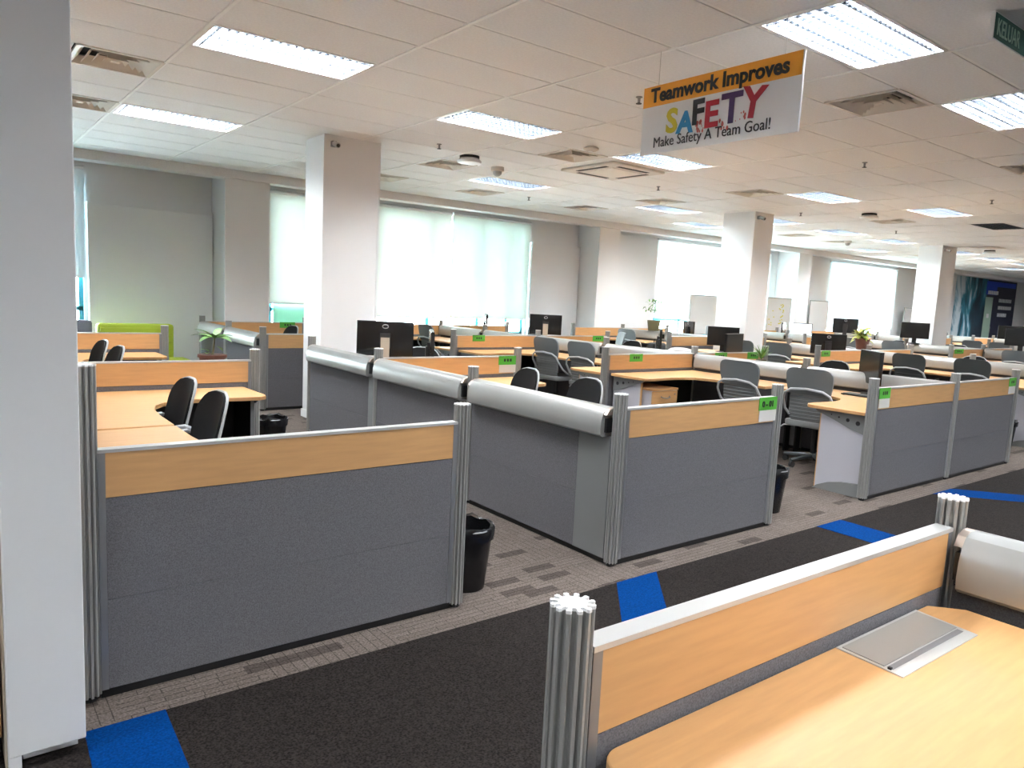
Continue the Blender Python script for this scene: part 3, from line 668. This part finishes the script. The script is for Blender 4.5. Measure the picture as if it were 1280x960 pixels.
# black mesh chairs face the spine (-x): rotate by pi
chair('b', .96, 4.97, PI+.04, 'black mesh chair pulled to the desk before the third-row divider, near-pillar block', 'black mesh chairs')
chair('b', .96, 4.33, PI+.04, 'black mesh chair nearer the front panel of the near-pillar block', 'black mesh chairs')
chair('b', .96, 8.03, PI+.08, 'black mesh chair behind the third-row divider, farther one, near-pillar block', 'black mesh chairs')
chair('b', .98, 7.36, PI+.08, 'black mesh chair behind the third-row divider, closer one, near-pillar block', 'black mesh chairs')
chair('b', 3.77, 5.02, PI-.15, 'black chair in front of the white-papered tag, mid-pillar block', 'black mesh chairs')
chair('b', 3.80, 4.28, PI-.1, 'black chair behind the corner of the mid-pillar block front panel', 'black mesh chairs')
chair('b', 4.05, 6.85, PI+.9, 'black chair beside the thin edge-on monitor, mid-pillar block', 'black mesh chairs')
chair('b', 3.92, 10.78, PI+.1, 'black chair at the window block behind the mid-room pillar, farther one', 'black mesh chairs')
chair('b', 4.55, 10.3, PI+.1, 'black chair at the window block behind the mid-room pillar, closer one', 'black mesh chairs')
chair('b', 8.62, 4.85, PI, 'black chair across the spine from the two grey chairs, drawer-pedestal block', 'black mesh chairs')
chair('b', 8.35, 8.05, PI, 'black chair across the spine behind the third-row divider, drawer-pedestal block', 'black mesh chairs')
chair('b', 13.0, 4.9, PI, 'black chair across the spine of the bushy-plant block', 'black mesh chairs')
chair('b', 17.5, 8.2, PI, 'black chair across the spine of the block after the bushy plant', 'black mesh chairs')
chair('b', 17.5, 6.9, PI, 'black chair across the spine of the block after the bushy plant, nearer the front', 'black mesh chairs')
for x, y, rz, k, lab in ((6.97, 3.94, .12, 'g', 'grey chair beside the exposed front desk wing, drawer-pedestal block'), (6.93, 4.70, .05, 'g', 'grey chair facing the spine next to the drawer pedestal'),
                         (6.92, 7.15, .1, 'g', 'grey chair behind the third-row divider, closer one, drawer-pedestal block'), (6.95, 7.9, .1, 'g', 'grey chair behind the third-row divider, farther one, drawer-pedestal block'),
                         (11.35, 4.95, 0, 'd', 'charcoal chair facing the bushy-plant block spine, farther one'), (11.45, 4.15, 0, 'd', 'charcoal chair facing the bushy-plant block spine, closer one'),
                         (11.15, 6.95, .05, 'g', 'grey chair behind the third-row divider of the bushy-plant block, by the spiky plant'), (10.9, 7.55, .2, 'g', 'grey chair next to the pillar, behind the bushy-plant block divider'),
                         (15.85, 5.08, 0, 'g', 'grey chair facing the block after the bushy plant, front one'), (15.85, 7.3, 0, 'g', 'grey chair facing the block after the bushy plant, beside the plant'),
                         (15.7, 8.12, 0, 'g', 'grey chair facing the block after the bushy plant, behind the dark screen'), (6.70, 10.68, 0, 'g', 'grey chair by the window behind the fifth-row divider, drawer-pedestal block'),
                         (20.2, 7.45, 0, 'g', 'grey chair of the second-last block, closer to the mural pillar'), (20.2, 6.85, 0, 'g', 'grey chair of the second-last block, closer to the mural'),
                         (8.75, 10.9, PI, 'g', 'grey chair across the spine by the window, drawer-pedestal block'), (11.0, 10.2, 0, 'g', 'grey chair at the window block behind the bushy-plant block'),
                         (9.3, 9.3, 2.6, 'g', 'grey chair with high back in the aisle by the window desks'), (24.7, 7.55, 0, 'g', 'grey chair of the last block before the mural'), (24.7, 6.9, 0, 'd', 'charcoal chair of the last block before the mural')):
    chair(k, x, y, rz, lab, 'grey office chairs')

# ------------------------------------------------------------------ drawer pedestals
def make_ped():
    r = thing('drawer_pedestal', '', '')                    # front faces -y
    MB().box(0, .42, .015, .50, .045, .60).obj('body', 'lilac_white', r); MB().box(-.004, .424, -.004, .504, .60, .622).obj('top', 'maple', r)
    for k, (z0, z1) in enumerate(((.455, .592), (.31, .447), (.05, .302))):
        d = MB().box(.006, .414, 0, .015, z0, z1).obj('drawer', 'maple', r)
        zc = (z0+z1)/2
        MB().tube([(.14, 0, zc+.01), (.15, -.022, zc), (.21, -.028, zc-.008), (.27, -.022, zc), (.28, 0, zc+.01)], .006, 6).obj('handle', 'grey_metal', d, True)
        if k == 0: MB().tube([(.37, 0, zc+.03), (.37, -.006, zc+.03)], .009, 8).obj('lock', 'alu_dark', d)
    for x in (.05, .37):
        for y in (.07, .45): MB().lathe([(.022, 0), (.022, .045)], 8, x, y).obj('castor', 'rubber', r)
    return r
place('ped', make_ped, 'maple-fronted drawer pedestal under the desk of the drawer-pedestal block', 'pedestal', (6.145, 5.39, 0), 0, 'drawer pedestals')
place('ped', make_ped, 'drawer pedestal under the fifth-row desk of the drawer-pedestal block', 'pedestal', (6.03, 8.34, 0), 0, 'drawer pedestals')

# ------------------------------------------------------------------ bins
def make_bin():
    r = thing('waste_bin', '', ''); 
    MB().lathe([(.095, 0), (.125, .30), (.128, .30), (.128, .315), (.120, .315), (.118, .29), (.09, .01)], 24, capt=False).obj('shell', 'black_gloss', r, True)
    m = MB(); n = 24
    ring = lambda rr, z, j: [(rr*(1+j*random.uniform(-1, 1))*math.cos(2*PI*k/n), rr*(1+j*random.uniform(-1, 1))*math.sin(2*PI*k/n), z+j*.25*random.uniform(-1, 1)) for k in range(n)]
    rs = [ring(.131, .255, .01), ring(.134, .31, .02), ring(.128, .328, .04), ring(.112, .318, .04), ring(.10, .22, .06), ring(.06, .10, .1)]
    m.add([q for g_ in rs for q in g_], [(i*n+k, i*n+(k+1) % n, (i+1)*n+(k+1) % n, (i+1)*n+k) for i in range(5) for k in range(n)])
    m.obj('liner', 'black_gloss', r, True)
    MB().tube([(.129*math.cos(2*PI*k/24), .129*math.sin(2*PI*k/24), .312) for k in range(25)], .005, 5).obj('rim', 'alu_dark', r, True)
    return r
for x, y, lab in ((2.21, 3.17, 'black lined waste bin behind the front panel of the near-pillar block'), (2.40, 6.66, 'black lined waste bin behind the third-row desk of the near-pillar block'), (10.33, 3.40, 'black waste bin at the far corner of the drawer-pedestal block'), (5.08, 3.22, 'black waste bin hidden behind the tagged panel of the mid-pillar block')):
    place('bin', make_bin, lab, 'waste bin', (x, y, 0), 0, 'black waste bins').scale = (1.13, 1.13, 1.08)

# ------------------------------------------------------------------ monitors
def make_monitor(scr, silver, tall=0.0):
    r = thing('monitor', '', '')                            # screen faces -y, origin on the desk
    z0 = .11+tall
    b = MB().box(-.27, .27, -.012, .022, z0, z0+.335).obj('housing', 'black_gloss', r, bevel=.006)
    MB().box(-.255, .255, -.0135, -.012, z0+.02, z0+.32).obj('screen', scr, r)
    MB().box(-.05, .05, .022, .05, z0+.08, z0+.22).obj('mount', 'black', r)
    MB().box(-.042, .042, .046, .062, .012, z0+.18).obj('stand', 'tan' if silver else 'black', r)
    MB().lathe([(.115, 0), (.115, .008), (.10, .014)], 24, 0, .05).obj('base', 'black', r)
    MB().tube([(.028*math.cos(t*PI/6), .0225, z0+.285+.018*math.sin(t*PI/6)) for t in range(13)], .004, 5).obj('logo', 'alu_light', b)
    return r
MONS = [  # x, y, z, turn about the vertical (0: screen looks along -y), screen, silver stand, label
 (3.42, 6.42, DZ, 2.65, 'screen', 1, 'big black monitor seen from the back with silver stand, mid-pillar block'),
 (3.84, 6.24, DZ, 1.06, 'screen', 0, 'thin black monitor turned edge-on above the mid-pillar divider'),
 (8.15, 9.62, DZ, 2.43, 'screen', 1, 'black monitor seen from the back on a silver stand before the blinds'),
 (10.98, 8.10, DZ, -.93, 'screen', 0, 'black widescreen monitor on the small table beside the pillar base'),
 (7.55, 3.74, .737, -2.32, 'screen', 0, 'dark monitor behind the aisle post of the drawer-pedestal block'),
 (8.35, 7.25, DZ, .75, 'screen', 0, 'glossy monitor turned edge-on behind the pedestal-block divider'),
 (12.75, 10.3, DZ, 1.1, 'screen', 0, 'tilted dark monitor by the potted tree'),
 (8.72, 6.24, DZ, .2, 'screen', 0, 'monitor with a glossy face behind the grey chairs'),
 (11.55, 6.45, DZ, 2.2, 'screen', 0, 'square-looking black monitor on the bushy-plant block'),
 (16.50, 7.30, .946, -1.15, 'screen', 0, 'black monitor standing on top of a silver hood'),
 (21.1, 7.05, .946, -1.15, 'screen', 0, 'black monitor on a hood in front of the mural door'),
 (17.6, 11.1, DZ, .4, 'screen', 0, 'glossy monitor by the leaning yellow-marked whiteboard'),
 (18.0, 10.85, DZ, -1.0, 'screen_lit', 0, 'monitor with a lit white screen by the window'),
 (16.6, 8.9, .946, 2.0, 'screen', 0, 'black monitor with its back to the aisle before the bright window'),
 (8.05, 11.2, DZ, 1.0, 'screen', 0, 'thin silver-edged monitor standing before the blinds'),
 (16.6, 5.35, .946, -1.2, 'screen', 0, 'black monitor at the front of the block past the plant')]
for x, y, z, rz_, scr, sil, lab in MONS:
    place(('mon', scr, sil), lambda: make_monitor(scr, sil, .075*sil), lab, 'monitor', (x, y, z), rz_, 'desk monitors')

def side_table(x, y, a, b, h, label):
    r = thing('side_table', label, 'table', (x, y, 0))
    MB().box(0, a, 0, b, h-.028, h).obj('tabletop', 'maple', r, bevel=.004)
    for px in (.03, a-.03):
        for py in (.03, b-.03): MB().box(px-.02, px+.02, py-.02, py+.02, 0, h-.028).obj('leg', 'grey_metal', r)
    MB().box(.05, a-.05, .025, .04, .35, h-.028).obj('apron', 'lilac_white', r)
side_table(10.60, 7.86, .76, .85, DZ, 'small maple table between the bushy-plant block and the pillar')
side_table(1.86, 7.20, .50, .50, DZ, 'small maple table under the bowl plant')

# ------------------------------------------------------------------ plants
def leaf_mesh(L, wd, droop, m, fold=.25):
    mb = MB(); n = 6
    for i in range(n+1):
        t = i/n; wv = wd*math.sin(PI*min(1, t*.93+.05))**.8; x = L*t; z = L*.25*t-droop*L*t*t
        mb.v += [(x, -wv, z+fold*wv), (x, 0, z), (x, wv, z+fold*wv)]
    for i in range(n): a = 3*i; mb.f += [(a, a+3, a+4, a+1), (a+1, a+4, a+5, a+2)]
    return mb.mesh('leaf', m, True, 0, 2)
def plant(x, y, z, label, cat, potm, prof, leaves, lm, stems, trunk=True, each=True):
    r = thing('potted_plant', label, cat, (x, y, z))
    p = MB().lathe(prof, 20).obj('pot', potm, r, True)
    top = prof[-1]; MB().lathe([(top[0]*.9, top[1]-.015), (top[0]*.9, top[1]-.01)], 16).obj('soil', 'soil', r)
    for st in stems: MB().tube(st[0], st[1], 6).obj('stem', 'stem', r, True)
    jm = MB(); random.seed(int(x*100))
    for (o, az, el, L, wd, dr) in leaves:
        me = leaf_mesh(L, wd, dr, lm)
        M = Matrix.Translation(o) @ Matrix.Rotation(az, 4, 'Z') @ Matrix.Rotation(-el, 4, 'Y')
        if each:
            q = link('leaf', me, r); q.matrix_local = M
        else:
            me.transform(M); jm.add([v.co[:] for v in me.vertices], [tuple(p_.vertices) for p_ in me.polygons])
    if not each: tag(jm.obj('foliage', lm, r, True, 0, 2), None, None, None, 'stuff')
    return r
R = random.Random(3)
lv = [((.02, .0, .27), k*2*PI/9+.3, R.uniform(.0, .7), R.uniform(.17, .24), .036, R.uniform(.2, .5)) for k in range(9)]
lv += [((-.05, -.06, .15), 3.6, .3, .09, .026, .3), ((-.06, -.05, .13), 4.4, .1, .09, .026, .3), ((.05, .05, .19), .5, -.5, .10, .02, .3)]
plant(2.10, 7.45, DZ, 'glossy green plant in a low brown bowl on the near-pillar block desk', 'plant', 'terracotta', [(.09, 0), (.115, .06), (.12, .085), (.135, .09), (.135, .115)], lv, 'leaf', [([(0, 0, .10), (.015, .01, .18), (.02, 0, .28)], [.011, .010, .008])])
R = random.Random(5)
lv = [((R.uniform(-.05, .05), R.uniform(-.05, .05), R.uniform(.2, .36)), R.uniform(0, 6.28), R.uniform(-.3, .9), R.uniform(.12, .20), R.uniform(.035, .055), R.uniform(.3, .7)) for k in range(34)]
plant(12.1, 6.05+.12, .90, 'bushy pale-green pot plant in a brown pot on a silver hood', 'plant', 'terracotta', [(.085, .046), (.11, .20), (.118, .20), (.118, .225)], lv, 'leaf_pale', [([(0, 0, .2), (.02, 0, .36)], .008), ([(0, 0, .2), (-.03, .02, .34)], .008)])
R = random.Random(6)
lv = [((R.gauss(0, .09), R.gauss(0, .09), R.uniform(.38, .66)), R.uniform(0, 6.28), R.uniform(-.5, .9), .10, .016, .4) for k in range(90)]
plant(12.1, 10.72, .944, 'small potted tree with thin leaves on a silver hood before the bright window', 'plant', 'pot_olive', [(.11, 0), (.14, .20), (.14, .22)], lv, 'leaf', [([(0, 0, .2), (.02, 0, .45), (0, 0, .6)], .012)], each=False)
lv = [((0, 0, .15), R.uniform(0, 6.28), R.uniform(.4, 1.3), R.uniform(.16, .24), .010, .2) for k in range(26)]
plant(8.52, 5.66, DZ, 'small spiky green plant beside the grey chair', 'plant', 'pot_olive', [(.05, 0), (.065, .14), (.065, .15)], lv, 'leaf', [], each=False)

# ------------------------------------------------------------------ sofa, boards, odds and ends at the back
so = thing('lime_sofa', 'lime green sofa with channelled backrest against the white wall', 'sofa', (1.72, 11.1, 0))
bk = MB().box(0, .98, .36, .56, .30, .90).obj('backrest', 'lime', so, bevel=.04)
for k, z in enumerate((.42, .53, .64, .75)): MB().box(.03, .95, .335, .37, z+.005, z+.10).obj('back_channel', 'lime', bk, bevel=.012)
MB().box(-.05, 1.12, -.25, .36, .30, .43).obj('seat', 'lime', so, bevel=.03); MB().box(0, 1.05, -.2, .5, .08, .30).obj('base', 'blue_grey', so)
for x in (.05, 1.0):
    for y in (-.15, .45): MB().box(x-.02, x+.02, y-.02, y+.02, 0, .08).obj('leg', 'black', so)
gs = thing('grey_sofa', 'slate grey sofa back beside the lime sofa', 'sofa', (.62, 11.0, 0))
MB().box(0, 1.02, .30, .50, .25, .95).obj('backrest', 'blue_grey', gs, bevel=.04); MB().box(0, 1.02, -.3, .30, .25, .43).obj('seat', 'blue_grey', gs, bevel=.03); MB().box(.04, .98, -.26, .46, 0, .25).obj('base', 'black', gs)
def board(x0, x1, y, z0, z1, m, label, name='whiteboard', ticks=None):
    r = thing(name, label, 'whiteboard', (x0, y, 0)); L = x1-x0
    MB().box(0, L, -.01, .01, z0, z1).obj('surface', m, r)
    f = MB()
    f.box(-.02, L+.02, -.014, .014, z1, z1+.025); f.box(-.02, L+.02, -.014, .014, z0-.025, z0); f.box(-.02, 0, -.014, .014, 0, z1); f.box(L, L+.02, -.014, .014, 0, z1); f.obj('frame', 'alu', r)
    for x in (0, L): MB().box(x-.02, x+.02, -.25, .25, 0, .03).obj('foot', 'alu', r)
    return r
board(14.95, 16.3, 12.1, .8, 1.76, 'cloth_white', 'blank pale whiteboard standing before the bright window, near the pillar')
wb = board(17.75, 18.85, 11.75, .8, 1.80, 'paper', 'whiteboard with yellow markings between two pillars')
m = MB(); R = random.Random(2)
for k in range(26): x = R.choice((.18, .62))+R.uniform(-.12, .12); z = R.uniform(.95, 1.7); m.box(x, x+.05, -.0125, -.01, z, z+.03)
m.obj('marker_lines', 'p_yellow', wb)
board(20.6, 21.6, 12.2, .8, 1.80, 'cloth_white', 'pale whiteboard beside the bright window before the mural')
board(26.6, 27.5, 12.2, .8, 1.75, 'cloth_white', 'narrow pale whiteboard by the pillar before the mural')
dk = MB()
def blob(x, y, z, s, m, name, label, cat):
    r = thing(name, label, cat, (x, y, z)); q = MB()
    def fn(u, v):
        th = 2*PI*u; ph = PI*v; k = 1+.25*math.sin(3*th+x)*math.sin(ph)
        return (s[0]*k*math.cos(th)*math.sin(ph), s[1]*k*math.sin(th)*math.sin(ph), s[2]*(1-math.cos(ph))*(.8+.2*k))
    q.grid(fn, 14, 8).obj('cloth', m, r, True); return r
blob(9.15, 7.55, DZ, (.22, .15, .07), 'cloth_white', 'folded_cloth', 'crumpled white cloth on the desk behind the edge-on glossy monitor', 'cloth')
bx_ = thing('black_bag', 'black bag lying on the desk beside the white cloth', 'bag', (8.85, 7.75, DZ))
MB().box(-.16, .16, -.07, .07, 0, .20).obj('body', 'black', bx_, bevel=.04); MB().tube([(-.07, 0, .19), (-.06, 0, .25), (.06, 0, .25), (.07, 0, .19)], .008, 6).obj('handle', 'black', bx_, True)
kb = thing('keyboard', 'black keyboard edge behind the aisle post of the front desk wing', 'keyboard', (7.25, 3.62, DZ))
MB().box(-.08, .08, -.20, .20, .004, .016).obj('body', 'black', kb, bevel=.003); MB().box(-.065, .065, -.185, .185, .016, .021).obj('keys', 'dark_plastic', kb)
for s in (-1, 1): MB().box(-.07, .07, s*.18-.01, s*.18+.01, 0, .004).obj('foot', 'rubber', kb)

# mural on the far stretch of the window wall
mu = thing('wall_mural', 'dark blue printed mural with swirling teal brush strokes and white captions', 'mural', (31.0, Y1-.012, 0))
MB().box(0, 3.0, 0, .01, 0, CEIL-.1).obj('brush_print', 'mural', mu); MB().box(3.0, 6.1, 0, .01, 0, CEIL-.1).obj('navy_print', 'navy', mu); MB().box(2.9, 4.0, -.003, 0, 2.5, 3.05).obj('blue_print', 'mural_blue', mu); MB().box(4.0, 6.0, -.003, 0, 2.85, 3.05).obj('blue_print', 'mural_blue', mu)
for x0, x1, z in ((3.1, 4.1, 2.52), (4.3, 5.6, 2.22), (4.3, 5.7, 1.92), (4.3, 5.3, 1.62)):
    m = MB(); x = x0
    while x < x1: q = R.uniform(.06, .13); m.box(x, x+q, -.006, -.003, z, z+.15); x += q+.025
    m.obj('caption', 'white_paint', mu)
dr = struct(link('door_1', None, None, (33.9, Y1-.03, 0)))
MB().box(0, .75, 0, .012, 0, 2.40).obj('door_leaf', 'pale_green', dr); MB().box(.25, .5, -.004, 0, 1.55, 1.72).obj('door_sign', 'white_paint', dr); MB().tube([(.66, -.04, .95), (.66, -.04, 1.2)], .015, 8).obj('door_handle', 'chrome', dr)
